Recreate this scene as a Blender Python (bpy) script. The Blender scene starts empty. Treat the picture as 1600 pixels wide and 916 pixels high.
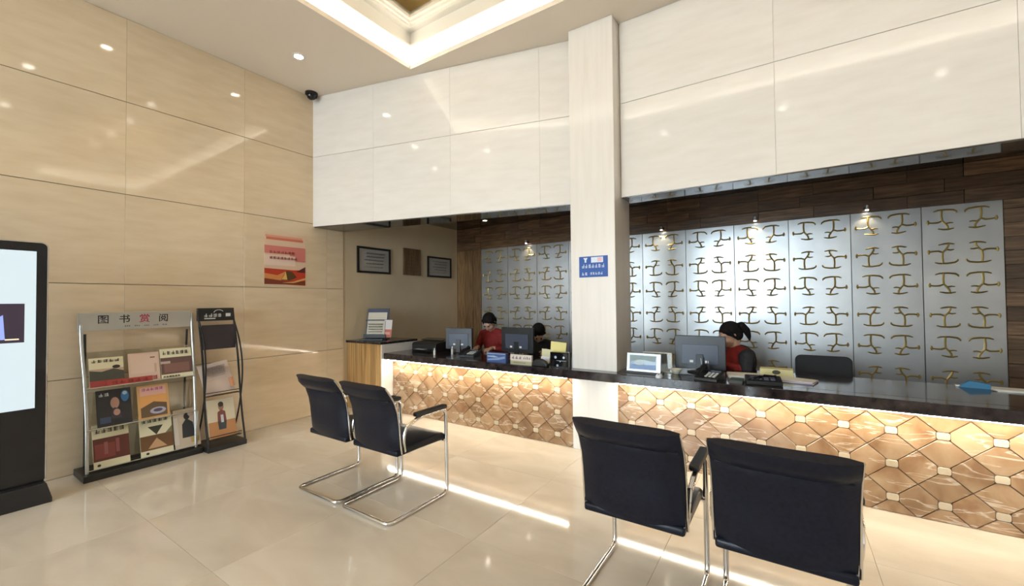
import bpy, bmesh, math, random
from mathutils import Vector, Matrix
random.seed(7)
S = bpy.context.scene
COL = S.collection
PI = math.pi

# ------------------------------------------------------------------ camera
F_PX, YAW, PITCH, ROLL, EYE = 651.8, 0.58193, 0.019573, -0.009386, 1.45
fw = Vector((-math.sin(YAW)*math.cos(PITCH), math.cos(YAW)*math.cos(PITCH), math.sin(PITCH)))
rt = Vector((math.cos(YAW), math.sin(YAW), 0)); up = rt.cross(fw)
cR = math.cos(ROLL)*rt + math.sin(ROLL)*up
cU = -math.sin(ROLL)*rt + math.cos(ROLL)*up
cam = bpy.data.cameras.new('camera'); cam.sensor_width = 36; cam.lens = F_PX/1600*36
cam.clip_start = 0.05
camo = bpy.data.objects.new('camera', cam); COL.objects.link(camo)
camo.matrix_world = Matrix(((cR.x, cU.x, -fw.x, 0), (cR.y, cU.y, -fw.y, 0), (cR.z, cU.z, -fw.z, EYE), (0, 0, 0, 1)))
S.camera = camo
def ray(x, y): return cR*((x-800)/F_PX) - cU*((y-458)/F_PX) + fw
def atZ(x, y, z): d = ray(x, y); return Vector((0, 0, EYE)) + d*((z-EYE)/d.z)
def atY(x, y, Y): d = ray(x, y); return Vector((0, 0, EYE)) + d*(Y/d.y)
def atX(x, y, X): d = ray(x, y); return Vector((0, 0, EYE)) + d*(X/d.x)

# ------------------------------------------------------------------ world, exposure
S.view_settings.view_transform = 'Standard'; S.view_settings.look = 'None'
S.view_settings.exposure = -0.15; S.view_settings.gamma = 1.0; S.view_settings.use_curve_mapping = False
W = bpy.data.worlds.new('daylight'); S.world = W; W.use_nodes = True
bg = W.node_tree.nodes['Background']; bg.inputs[0].default_value = (0.75, 0.87, 1.0, 1); bg.inputs[1].default_value = 23.0
LAMP_W, COVE_E, LED_E, SPOT_W = 13.5, 2.3, 76.0, 7.0
WARM = (1.0, 0.76, 0.46)

# room numbers (metres)
XL, ZC = -5.13, 4.14            # left wall, lobby ceiling
YB, ZB, ZS = 5.95, 2.79, 2.44   # rear wall, service ceiling, soffit
XR, YF = 4.4, -7.0              # right wall, glazed front
TX0, TX1, TY0, TY1 = -3.58, 2.5, 1.68, 3.35   # ceiling tray

# ------------------------------------------------------------------ materials
MATS = {}
def nodes_of(m): return m.node_tree.nodes, m.node_tree.links
def M(name, col=(.5, .5, .5), rough=.5, metal=0., emit=None, es=1., spec=.5, coat=0., alpha=1., trans=0.):
    if name in MATS: return MATS[name]
    m = bpy.data.materials.new(name); m.use_nodes = True
    b = m.node_tree.nodes['Principled BSDF']
    b.inputs['Base Color'].default_value = (*col, 1); b.inputs['Roughness'].default_value = rough
    b.inputs['Metallic'].default_value = metal; b.inputs['Specular IOR Level'].default_value = spec
    b.inputs['Coat Weight'].default_value = coat; b.inputs['Coat Roughness'].default_value = .08
    b.inputs['Transmission Weight'].default_value = trans
    if emit: b.inputs['Emission Color'].default_value = (*emit, 1); b.inputs['Emission Strength'].default_value = es
    MATS[name] = m; return m
def varied(name, stops, scale=(1, 1, 1), nscale=4., detail=6., rough=.3, metal=0., distort=0., bump=0., rnd=.0, spec=.5, rrange=None, coord='Object'):
    """noise-driven colour ramp with a little per-object variation"""
    if name in MATS: return MATS[name]
    m = M(name, (.5, .5, .5), rough, metal, spec=spec); N, L = nodes_of(m); b = N['Principled BSDF']
    tc = N.new('ShaderNodeTexCoord'); mp = N.new('ShaderNodeMapping'); mp.inputs['Scale'].default_value = scale
    L.new(tc.outputs[coord], mp.inputs['Vector'])
    oi = N.new('ShaderNodeObjectInfo')
    mul = N.new('ShaderNodeVectorMath'); mul.operation = 'SCALE'; mul.inputs[0].default_value = (17, 29, 41)
    L.new(oi.outputs['Random'], mul.inputs['Scale']); L.new(mul.outputs[0], mp.inputs['Location'])
    n = N.new('ShaderNodeTexNoise'); n.inputs['Scale'].default_value = nscale; n.inputs['Detail'].default_value = detail
    n.inputs['Distortion'].default_value = distort
    L.new(mp.outputs[0], n.inputs['Vector'])
    r = N.new('ShaderNodeValToRGB')
    while len(r.color_ramp.elements) < len(stops): r.color_ramp.elements.new(.5)
    for e, (p, c) in zip(r.color_ramp.elements, stops): e.position = p; e.color = (*c, 1)
    L.new(n.outputs[0], r.inputs[0])
    hs = N.new('ShaderNodeHueSaturation')
    mr = N.new('ShaderNodeMapRange'); mr.inputs['To Min'].default_value = 1-rnd; mr.inputs['To Max'].default_value = 1+rnd
    L.new(oi.outputs['Random'], mr.inputs['Value']); L.new(mr.outputs[0], hs.inputs['Value'])
    L.new(r.outputs[0], hs.inputs['Color']); L.new(hs.outputs[0], b.inputs['Base Color'])
    if bump:
        bp = N.new('ShaderNodeBump'); bp.inputs['Strength'].default_value = bump; bp.inputs['Distance'].default_value = .01
        L.new(n.outputs[0], bp.inputs['Height']); L.new(bp.outputs[0], b.inputs['Normal'])
    return m
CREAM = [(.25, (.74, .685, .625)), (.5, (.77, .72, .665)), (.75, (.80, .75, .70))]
CREAM_LAMPLIT = [(.25, (.655, .515, .345)), (.5, (.70, .56, .385)), (.75, (.735, .60, .425))]  # same stone as the front walls, dim warm lamplight painted into its colour
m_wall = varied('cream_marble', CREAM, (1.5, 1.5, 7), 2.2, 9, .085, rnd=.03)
m_wall_lamplit = varied('cream_marble_lamplit', CREAM_LAMPLIT, (1.5, 1.5, 7), 2.2, 9, .07, rnd=.03)
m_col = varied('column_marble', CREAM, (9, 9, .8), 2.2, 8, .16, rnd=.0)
m_floor = varied('floor_marble', [(.25, (.55, .475, .385)), (.5, (.62, .545, .45)), (.75, (.68, .61, .52))], (1.2, 2.2, 1), 1.6, 8, .07, rnd=.03, distort=.6)
m_joint = M('joint', (.42, .34, .245), .7)
m_joint_pale = M('pale_joint', (.60, .54, .47), .7)
m_ceil = M('ceiling_paint', (.80, .71, .61), .6)
m_white = M('white_paint', (.80, .78, .74), .5)
m_gold_ceiling = M('gold_leaf_paint', (.55, .40, .16), .35, .3)
m_blackceil = varied('black_mirror_ceiling', [(.4, (.15, .155, .17)), (.6, (.21, .215, .23))], (1, 1, 1), 3, 4, .06, 1.0)
m_backwall = varied('service_wall_paint', [(.3, (.62, .49, .32)), (.7, (.68, .55, .37))], (1, 1, 1), 2, 4, .35)
m_wood_h = varied('rustic_wood_lying', [(.25, (.045, .024, .012)), (.5, (.12, .062, .028)), (.75, (.22, .125, .06))], (1.3, 8, 14), 3, 8, .42, bump=.3, rnd=.35)
m_wood_v = varied('rustic_wood_standing', [(.25, (.07, .034, .012)), (.5, (.19, .10, .04)), (.75, (.32, .18, .075))], (14, 14, 1.1), 3, 8, .38, bump=.25, rnd=.25)
m_wood_c = varied('striped_cabinet_wood', [(.25, (.16, .075, .02)), (.5, (.36, .20, .07)), (.75, (.52, .33, .14))], (22, 22, .6), 2.5, 6, .35, rnd=.2)
def stone():
    m = varied('brown_marble', [(.15, (.13, .062, .030)), (.40, (.25, .140, .072)), (.55, (.33, .205, .115)), (.75, (.43, .30, .19))], (1, 1, 1), 4.0, 9, .16, distort=.8, rnd=.16)
    N, L = nodes_of(m); b = N['Principled BSDF']; src = b.inputs['Base Color'].links[0].from_socket
    mp = [n for n in N if n.type == 'MAPPING'][0]
    m2 = N.new('ShaderNodeMapping'); m2.inputs['Rotation'].default_value = (0, math.radians(-42), 0); m2.inputs['Scale'].default_value = (.8, 1.0, 4.2)
    L.new(mp.outputs[0], m2.inputs['Vector'])
    n = N.new('ShaderNodeTexNoise'); n.inputs['Scale'].default_value = 3.4; n.inputs['Detail'].default_value = 4; n.inputs['Distortion'].default_value = .5
    L.new(m2.outputs[0], n.inputs['Vector'])
    r = N.new('ShaderNodeValToRGB'); e = r.color_ramp.elements
    e[0].position = .555; e[0].color = (0, 0, 0, 1); e[1].position = .575; e[1].color = (.62, .62, .62, 1); x = e.new(.605); x.color = (0, 0, 0, 1)
    L.new(n.outputs[0], r.inputs[0])
    mx = N.new('ShaderNodeMix'); mx.data_type = 'RGBA'; mx.inputs['B'].default_value = (.66, .56, .46, 1)
    L.new(r.outputs[0], mx.inputs['Factor']); L.new(src, mx.inputs['A']); L.new(mx.outputs['Result'], b.inputs['Base Color'])
    return m
m_stone = stone()
m_insert = varied('cream_stone_insert', [(.3, (.46, .36, .25)), (.7, (.57, .47, .34))], (1, 1, 1), 9, 5, .2, rnd=.08)
m_top = varied('dark_stone_top', [(.35, (.012, .009, .010)), (.6, (.035, .026, .026)), (.75, (.07, .05, .05))], (1, 1, 1), 14, 6, .10)
m_glass = varied('silvered_frosted_glass', [(.3, (.40, .40, .40)), (.7, (.50, .50, .49))], (1, 1, 1), 2.5, 4, .36, .85, rnd=.05)
m_gold = M('antique_gold', (.40, .29, .10), .38, .8)
m_chrome = M('chrome', (.72, .71, .70), .14, 1.)
m_steel = M('brushed_steel', (.52, .52, .50), .32, .9)
m_leather = varied('black_leather', [(.3, (.004, .005, .009)), (.7, (.008, .010, .019))], (1, 1, 1), 60, 3, .32, bump=.05, spec=.24)
m_black = M('black_plastic', (.012, .012, .013), .4)
m_blackgloss = M('black_glass', (.006, .006, .008), .06)
m_blackmetal = M('black_metal', (.015, .014, .014), .35, .3)
m_cloth = varied('black_mesh_cloth', [(.3, (.012, .012, .014)), (.7, (.025, .025, .028))], (1, 1, 1), 200, 2, .8)
m_paper = M('white_paper', (.78, .76, .70), .6)
m_acrylic = M('clear_acrylic', (.80, .82, .80), .08, trans=.0, spec=.5)
def thinclear(name, tint, mixf):
    m = bpy.data.materials.new(name); m.use_nodes = True; N, L = nodes_of(m); N.clear()
    o = N.new('ShaderNodeOutputMaterial'); mx = N.new('ShaderNodeMixShader'); t = N.new('ShaderNodeBsdfTransparent'); g = N.new('ShaderNodeBsdfGlossy')
    t.inputs[0].default_value = (*tint, 1); g.inputs['Roughness'].default_value = .05; mx.inputs[0].default_value = mixf
    L.new(t.outputs[0], mx.inputs[1]); L.new(g.outputs[0], mx.inputs[2]); L.new(mx.outputs[0], o.inputs[0]); MATS[name] = m; return m
m_pane = thinclear('window_glass', (.96, .98, .97), .06)
m_clear = thinclear('clear_plastic_sheet', (.88, .88, .84), .08)
m_skin = M('skin', (.58, .36, .25), .5)
m_hair = varied('black_hair', [(.3, (.006, .005, .005)), (.7, (.016, .012, .011))], (40, 40, 6), 5, 4, .75, bump=.5, spec=.15)
m_mesh_dark = M('monitor_shell', (.016, .017, .020), .38)
m_monpanel = M('monitor_grey_blue', (.05, .062, .095), .4)
def C(r, g, b, rough=.55):   # plain printed colour
    return M('print_%d_%d_%d' % (r*255, g*255, b*255), (r, g, b), rough)

# ------------------------------------------------------------------ mesh helpers
class MB:
    def __init__(s): s.v = []; s.f = []; s.mi = []; s.mats = []
    def _m(s, m):
        if m is None: return 0
        if m not in s.mats: s.mats.append(m)
        return s.mats.index(m)
    def add(s, vs, fs, m=None):
        o = len(s.v); s.v += [tuple(v) for v in vs]; k = s._m(m)
        for f in fs: s.f.append(tuple(i+o for i in f)); s.mi.append(k)
        return s
    def box(s, x0, x1, y0, y1, z0, z1, m=None, mat=None):
        vs = [Vector((x, y, z)) for z in (z0, z1) for y in (y0, y1) for x in (x0, x1)]
        if mat: vs = [mat @ v for v in vs]
        return s.add(vs, [(0, 2, 3, 1), (4, 5, 7, 6), (0, 1, 5, 4), (1, 3, 7, 5), (3, 2, 6, 7), (2, 0, 4, 6)], m)
    def prism(s, poly, a, b, axis='z', m=None, mat=None):
        """extrude polygon (2-D) from a to b along axis"""
        def p3(p, t): return {'z': (p[0], p[1], t), 'y': (p[0], t, p[1]), 'x': (t, p[0], p[1])}[axis]
        n = len(poly); vs = [Vector(p3(p, a)) for p in poly]+[Vector(p3(p, b)) for p in poly]
        if mat: vs = [mat @ v for v in vs]
        fs = [tuple(range(n))[::-1], tuple(range(n, 2*n))]+[(i, (i+1) % n, n+(i+1) % n, n+i) for i in range(n)]
        return s.add(vs, fs, m)
    def tube(s, pts, r, seg=10, m=None, closed=False, flat=1.0):
        pts = [Vector(p) for p in pts]; n = len(pts); rings = []
        rr = r if isinstance(r, (list, tuple)) else [r]*n
        prev = None
        for i, p in enumerate(pts):
            if closed: t = pts[(i+1) % n]-pts[i-1]
            else: t = (pts[min(i+1, n-1)]-pts[max(i-1, 0)])
            t.normalize()
            if prev is None:
                a = Vector((0, 0, 1)) if abs(t.z) < .9 else Vector((1, 0, 0))
                u = t.cross(a).normalized()
            else: u = (prev-t*prev.dot(t)).normalized()
            prev = u; w = t.cross(u)
            rings.append([p+(u*math.cos(2*PI*k/seg)+w*math.sin(2*PI*k/seg)*flat)*rr[i] for k in range(seg)])
        vs = [v for g in rings for v in g]; fs = []
        for i in range(n if closed else n-1):
            for k in range(seg):
                a = i*seg+k; b = i*seg+(k+1) % seg; c = ((i+1) % n)*seg+(k+1) % seg; d = ((i+1) % n)*seg+k
                fs.append((a, b, c, d))
        if not closed: fs += [tuple(range(seg))[::-1], tuple(range((n-1)*seg, n*seg))]
        return s.add(vs, fs, m)
    def lathe(s, prof, seg=20, c=(0, 0, 0), m=None, axis='z'):
        vs = []; fs = []
        for r, z in prof:
            for k in range(seg):
                a = 2*PI*k/seg; p = (r*math.cos(a), r*math.sin(a), z)
                if axis == 'y': p = (p[0], z, p[1])
                if axis == 'x': p = (z, p[0], p[1])
                vs.append((p[0]+c[0], p[1]+c[1], p[2]+c[2]))
        for i in range(len(prof)-1):
            for k in range(seg): fs.append((i*seg+k, i*seg+(k+1) % seg, (i+1)*seg+(k+1) % seg, (i+1)*seg+k))
        fs += [tuple(range(seg))[::-1], tuple(range((len(prof)-1)*seg, len(prof)*seg))]
        return s.add(vs, fs, m)
    def sweep(s, prof, x0, x1, m=None):  # closed y-z profile extruded along x
        return s.prism(prof, x0, x1, 'x', m)
    def mesh(s, name, smooth=False, bevel=0., bseg=2):
        bm = bmesh.new(); vv = [bm.verts.new(v) for v in s.v]
        for f, k in zip(s.f, s.mi):
            try: q = bm.faces.new([vv[i] for i in f]); q.material_index = k
            except ValueError: pass
        bmesh.ops.recalc_face_normals(bm, faces=bm.faces[:])
        if bevel:
            es = [e for e in bm.edges if len(e.link_faces) == 2 and e.calc_face_angle(0) > .5]
            bmesh.ops.bevel(bm, geom=es, offset=bevel, segments=bseg, affect='EDGES', profile=.5)
        if smooth:
            for f in bm.faces: f.smooth = True
            for e in bm.edges:
                if len(e.link_faces) == 2 and e.calc_face_angle(0) > .7: e.smooth = False
        me = bpy.data.meshes.new(name); bm.to_mesh(me); bm.free()
        for m in s.mats: me.materials.append(m)
        return me
    def build(s, name, mat=None, parent=None, loc=None, rz=0, smooth=False, bevel=0., bseg=2):
        me = s.mesh(name, smooth, bevel, bseg)
        if mat is not None and not s.mats: me.materials.append(mat)
        return link(name, me, parent, loc, rz)
def link(name, me, parent=None, loc=None, rz=0):
    o = bpy.data.objects.new(name, me); COL.objects.link(o); o.parent = parent
    if loc is not None: o.location = loc
    if rz: o.rotation_euler = (0, 0, rz)
    return o
def tag(o, label, cat, group=None):
    o['label'] = label; o['category'] = cat
    if group: o['group'] = group
    return o
def thing(name, label, cat, loc=(0, 0, 0), rz=0, group=None):
    return tag(link(name, None, None, loc, rz), label, cat, group)
def struct(name, mb, mat=None, **k):
    o = mb.build(name, mat, **k) if mb else link(name, None)
    o['kind'] = 'structure'; return o
def copy_tree(o, parent=None):
    c = o.copy(); COL.objects.link(c); c.parent = parent
    for ch in list(o.children): copy_tree(ch, c)
    return c
def round_path(pts, r, n=5):
    pts = [Vector(p) for p in pts]; out = [pts[0]]
    for i in range(1, len(pts)-1):
        a, b, c = pts[i-1], pts[i], pts[i+1]
        d1 = (a-b); d2 = (c-b); rr = min(r, d1.length*.48, d2.length*.48)
        p, q = b+d1.normalized()*rr, b+d2.normalized()*rr
        for k in range(n+1): t = k/n; out.append((1-t)**2*p+2*t*(1-t)*b+t*t*q)
    return out+[pts[-1]]
def rrect(x0, x1, y0, y1, r, n=4):
    o = []
    for cx, cy, a in ((x1-r, y1-r, 0), (x0+r, y1-r, 90), (x0+r, y0+r, 180), (x1-r, y0+r, 270)):
        for k in range(n+1): t = math.radians(a+90*k/n); o.append((cx+r*math.cos(t), cy+r*math.sin(t)))
    return o
def text_mesh(body, size, mat, depth=.0006):
    cu = bpy.data.curves.new('lettering', 'FONT'); cu.body = body; cu.size = size; cu.extrude = depth; cu.offset = size*.012
    cu.align_x = 'CENTER'; cu.align_y = 'CENTER'; cu.resolution_u = 3
    o = bpy.data.objects.new('lettering', cu); COL.objects.link(o)
    bpy.context.view_layer.update()
    me = bpy.data.meshes.new_from_object(o.evaluated_get(bpy.context.evaluated_depsgraph_get()))
    bpy.data.objects.remove(o); bpy.data.curves.remove(cu)
    me.materials.clear(); me.materials.append(mat); return me
def lettering(body, size, mat, parent, loc, rot, name='lettering'):
    o = link(name, text_mesh(body, size, mat), parent, loc); o.rotation_euler = rot; return o
FACE_FRONT = (PI/2, 0, 0)            # readable from -Y
FACE_RIGHT = (PI/2, 0, PI/2)         # readable from +X
def point_lamp(name, loc, watts, col, parent=None, size=.05, spot=None, blend=.6, rot=None):
    l = bpy.data.lights.new(name, 'SPOT' if spot else 'POINT'); l.energy = watts; l.color = col; l.shadow_soft_size = size
    if spot: l.spot_size = math.radians(spot); l.spot_blend = blend
    o = bpy.data.objects.new(name, l); COL.objects.link(o); o.location = loc; o.parent = parent
    if rot: o.rotation_euler = rot
    return o

# ================================================================== SETTING
G = .0014
# ---- floor tiles
fl = struct('floor', MB().box(XL-.2, XR+.2, YF, YB+.1, -.12, -.012), m_joint)
tile_cache = {}
def cut(a, b, step, off):
    e = [a]; k = math.ceil((a-off)/step+1e-6)
    while off+k*step < b-1e-6: e.append(off+k*step); k += 1
    return e+[b]
def piece_box(name, sx, sy, sz, mat, parent, loc, bev=.0008):
    key = (name, round(sx, 3), round(sy, 3), round(sz, 3), mat.name)
    if key not in tile_cache:
        me = MB().box(-sx/2, sx/2, -sy/2, sy/2, -sz/2, sz/2).mesh(name, bevel=bev, bseg=1); me.materials.append(mat); tile_cache[key] = me
    return link(name, tile_cache[key], parent, loc)
ex, ey = cut(XL, XR, 1.0, -4.62), cut(YF, YB, 1.0, 1.01)
for i in range(len(ex)-1):
    for j in range(len(ey)-1):
        piece_box('floor_tile', ex[i+1]-ex[i]-G, ey[j+1]-ey[j]-G, .012, m_floor, fl, ((ex[i]+ex[i+1])/2, (ey[j]+ey[j+1])/2, -.006))
# ---- left wall with marble slabs
ROWS = [0, .82, 1.64, 2.48, 3.35, ZC]
wl = struct('wall_left', MB().box(XL-.2, XL-.02, YF, 3.545, 0, ZC), m_joint)
ey = cut(YF, 3.545, 1.02, 2.277)
for j in range(len(ey)-1):
    for k in range(5):
        piece_box('marble_slab', .02, ey[j+1]-ey[j]-G, ROWS[k+1]-ROWS[k]-.006, m_wall_lamplit, wl, (XL-.01, (ey[j]+ey[j+1])/2, (ROWS[k]+ROWS[k+1])/2))
wsl = struct('wall_service_left', MB().box(XL-.2, XL-.012, 3.5455, YB, 0, 3.0), m_backwall)
# ---- bulkhead wall above the counter, left part runs at a slant to the column
pA, pB = Vector((XL, 3.10, 0)), Vector((-1.70, 3.925, 0))
wf = struct('wall_bulkhead_left', MB().prism([(pA.x, pA.y+.02), (pB.x, pB.y+.02), (pB.x, 4.2), (pA.x, 3.54)], ZS+.004, ZC, 'z'), m_joint_pale)
d = (pB-pA); Ld = d.length; ang = math.atan2(d.y, d.x); nrm = Vector((-math.sin(ang), math.cos(ang), 0))
ej = cut(0, Ld, 1.06, .95)
for i in range(len(ej)-1):
    for a, b in ((ZS, 3.35), (3.35, ZC)):
        c = pA+d.normalized()*((ej[i]+ej[i+1])/2)+nrm*.01
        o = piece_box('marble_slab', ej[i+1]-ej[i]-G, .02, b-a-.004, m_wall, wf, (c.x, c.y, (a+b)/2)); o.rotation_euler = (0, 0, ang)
wr = struct('wall_bulkhead_right', MB().box(-1.40, XR, 3.95, 4.2, ZS+.004, ZC), m_joint_pale)
ej = cut(-1.31, XR, 1.3, -.05)
for i in range(len(ej)-1):
    for a, b in ((ZS, 3.35), (3.35, ZC)):
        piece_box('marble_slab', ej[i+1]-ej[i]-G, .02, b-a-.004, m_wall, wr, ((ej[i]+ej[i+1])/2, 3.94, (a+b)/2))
# underside lining of the two bulkheads
struct('trim_1', MB().prism([(pA.x, pA.y+.021), (pB.x, pB.y+.021), (pB.x, 4.2), (pA.x, 3.54)], ZS-.006, ZS+.0035, 'z'), m_blackceil)
struct('trim_2', MB().box(-1.31, XR, 3.951, 4.2, ZS-.006, ZS+.0035), m_blackceil)
# ---- column
CX0, CX1, CY0, CY1 = -1.775, -1.322, 3.762, 4.20
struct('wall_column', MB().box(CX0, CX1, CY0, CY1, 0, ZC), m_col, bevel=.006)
# ---- ceilings
cb = MB()
for x0, x1, y0, y1 in ((XL-.2, TX0, YF, 4.2), (TX1, XR+.2, YF, 4.2), (TX0, TX1, YF, TY0), (TX0, TX1, TY1, 4.2)):
    cb.box(x0, x1, y0, y1, ZC, ZC+.05)
ce = struct('ceiling', cb, m_ceil)
# tray above the opening
def ring(mb, off, z0, z1, th=.03, m=None):
    a, b, c_, d_ = TX0-off, TX1+off, TY0-off, TY1+off
    mb.box(a-th, b+th, d_, d_+th, z0, z1, m).box(a-th, b+th, c_-th, c_, z0, z1, m)
    mb.box(a-th, a, c_, d_, z0, z1, m).box(b, b+th, c_, d_, z0, z1, m)
tr = MB(); ring(tr, .05, 4.40, 4.86, .03); ring(tr, .0, 4.40, 4.425, .05); ring(tr, -.03, 4.60, 4.63, .08); ring(tr, -.055, 4.63, 4.66, .105); ring(tr, -.085, 4.66, 4.70, .135)
struct('trim_3', tr, m_white)
struct('trim_4', MB().box(TX0-.08, TX1+.08, TY0-.08, TY1+.08, 4.86, 4.9), m_gold_ceiling)
cvt = thing('cove_light', 'glowing warm white light strip around the recessed ceiling tray', 'light', (0, 0, 0))
cv = MB(); ring(cv, .03, ZC+.051, 4.398, .02)
cv.build('diffuser', M('cove_glow', (.9, .88, .8), .5, emit=(1.0, .88, .68), es=COVE_E), cvt)
cl = MB(); ring(cl, .010, ZC+.0505, ZC+.075, .018)
cl.build('bright_tube', M('cove_tube_glow', (.9, .9, .85), .5, emit=(1.0, .92, .76), es=15.), cvt)
# ---- service area behind the counter
struct('ceiling_service', MB().prism([(XL-.2, 3.545), (XL, 3.545), (-1.70, 4.201), (XR, 4.201), (XR, YB+.1), (XL-.2, YB+.1)], ZB, ZB+.05, 'z'), m_blackceil)
wb = struct('wall_back', MB().box(XL-.2, XR, YB+.03, YB+.15, 0, 3.0), M('dark_backing', (.03, .018, .01), .8))
PX0, PX1, PZ0, PZ1 = -4.57, 1.76, .48, 2.385
zz = [PZ1, 2.52, 2.655, ZB]
for k in range(3):      # header: three courses of old planks
    x = XL + .0; i = 0
    while x < XR-.05:
        w = (.55, .8, .42, .66)[(i+k*2) % 4]; x1 = min(x+w, XR)
        piece_box('plank', x1-x-.004, .03, zz[k+1]-zz[k]-.004, m_wood_h, wb, ((x+x1)/2, YB+.016-random.choice((0, .004, .008)), (zz[k]+zz[k+1])/2))
        x = x1; i += 1
for k, (a, b) in enumerate(((XL, -4.95), (-4.95, -4.76), (-4.76, PX0))):
    piece_box('plank', b-a-.004, .03, PZ1-.004, m_wood_v, wb, ((a+b)/2, YB+.014-.004*(k % 2), PZ1/2))
z = 0
while z < PZ1-.01:      # right jamb of short lying planks
    z1 = min(z+.135, PZ1); x = PX1; i = int(z*10)
    while x < XR-.02:
        x1 = min(x+(.5, .72, .38)[i % 3], XR); i += 1
        piece_box('plank', x1-x-.004, .03, z1-z-.004, m_wood_h, wb, ((x+x1)/2, YB+.016-random.choice((0, .004, .008)), (z+z1)/2)); x = x1
    z = z1
for i in range(8):
    a = PX0+(PX1-PX0)*i/8; b = PX0+(PX1-PX0)*(i+1)/8
    piece_box('plank', b-a-.004, .03, PZ0-.004, m_wood_h, wb, ((a+b)/2, YB+.014, PZ0/2))
# decorative silver panels with gold trefoil motifs
fp = thing('feature_panel', 'silvered frosted wall panelling with rows of gold trefoil motifs behind the counter', 'wall panel', ((PX0+PX1)/2, YB, 0))
motif_me = []
for mx_ in (1, -1):
    for mz_ in (1, -1):
        mo = MB(); q = lambda pts: [(a*mx_, 0, b*mz_) for a, b in pts]
        mo.tube(q([(.042, .085), (.040, .060), (.022, .028), (0, 0), (-.004, -.05), (0, -.108)]), .0095, 6)
        mo.tube(q([(-.060, -.098), (-.03, -.110), (.03, -.112), (.085, -.104), (.105, -.088), (.108, -.072)]), [.006, .009, .010, .010, .009, .006], 6)
        mo.tube(q([(0, 0), (-.03, .016), (-.07, .016), (-.100, .010)]), [.009, .010, .009, .008], 6)
        mo.tube(q([(-.102, -.014), (-.105, .010), (-.100, .030)]), [.008, .012, .008], 6)
        mo.tube(q([(-.03, .078), (.01, .088), (.045, .090), (.085, .082)]), [.006, .009, .010, .006], 6)
        mo.tube(q([(.025, .03), (.055, .022), (.080, .026)]), [.009, .008, .006], 6)
        me = mo.mesh('gold_motif', smooth=True); me.materials.append(m_gold); motif_me.append(me)
NP = 11; pw = (PX1-PX0)/NP
gl_me = MB().box(-pw/2+.002, pw/2-.002, -.012, .012, PZ0, PZ1).mesh('glass_panel', bevel=.002, bseg=1); gl_me.materials.append(m_glass)
for i in range(NP):
    g = link('glass_panel', gl_me, fp, (PX0+pw*(i+.5)-(PX0+PX1)/2, .012, 0)); g.rotation_euler = (0, 0, random.uniform(-.004, .004))
    for side in (0, 1):
        for r in range(6):
            link('gold_motif', motif_me[side*2+(1 if r % 2 == 0 else 0)], g, ((-.137, .137)[side], -.016, 2.225-.322*r))
# ---- unseen sides: right wall, glazed street front, pavement outside
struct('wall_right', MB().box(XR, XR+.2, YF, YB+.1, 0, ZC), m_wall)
WX0, WX1 = -4.8, -.2
wfm = MB().box(XL-.2, WX0, YF-.2, YF, 0, ZC).box(WX1, XR+.2, YF-.2, YF, 0, ZC).box(WX0, WX1, YF-.2, YF, 3.85, ZC)
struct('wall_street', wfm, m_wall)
win = struct('window_1', None)
for x in (WX0, WX0+1.15, WX0+2.3, WX0+3.45, WX1): MB().box(x-.03, x+.03, YF-.12, YF-.06, 0, 3.85).build('window_frame', m_steel, win)
for x in range(4): MB().box(WX0+1.15*x+.03, WX0+1.15*(x+1)-.03, YF-.095, YF-.085, 0, 3.85).build('pane', m_pane, win)
MB().box(WX0, WX1, YF-.12, YF-.06, 2.3, 2.36).build('window_frame', m_steel, win)
struct('floor_outside', MB().box(-30, 30, -40, YF-.2, -.15, -.03), M('pavement', (.45, .44, .42), .8))
pl = bpy.data.lights.new('window_portal', 'AREA'); pl.shape = 'RECTANGLE'; pl.size = WX1-WX0; pl.size_y = 3.85; pl.cycles.is_portal = True
po = bpy.data.objects.new('window_portal', pl); COL.objects.link(po); po.location = ((WX0+WX1)/2, YF-.04, 1.925); po.rotation_euler = (PI/2, 0, 0)

# ================================================================== LAMPS
def downlight(x, y, z, w, label, group, col=WARM, size=.045, spot=86, aim=None):
    t = thing('downlight', label, 'lamp', (x, y, z), 0, group)
    MB().lathe([(size*1.5, -.004), (size*1.5, -.001), (size*1.1, -.001), (size*1.1, -.006)], 20).build('trim_ring', m_white, t, smooth=True)
    MB().lathe([(size, -.0065), (size, -.002)], 18).build('lens', M('lamp_lens', (1, 1, 1), .4, emit=(1, .93, .8), es=40.), t)
    point_lamp('lamp_light', (0, 0, -.03), w, col, t, .04, spot, .5)
    return t
for x, y in ((-4.39, 1.28), (-4.39, .07), (-4.39, -1.2), (-4.39, -2.4), (-3.2, .9), (-1.6, .9), (0, .9), (1.6, .9), (-2.4, -1.2), (-.2, -1.2), (2, -1.2)):
    downlight(x, y, ZC, LAMP_W, 'small round recessed downlight in the pale lobby ceiling', 'lobby ceiling downlights')
downlight(-4.39, 2.49, ZC, LAMP_W, 'small round recessed downlight between the ceiling tray and the dome camera', 'lobby ceiling downlights')
for x in (-2.43, -1.31, -.2, .9, 2.0):
    downlight(x, 2.515, 4.86, LAMP_W, 'small downlight inside the recessed ceiling tray', 'tray downlights')
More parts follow.
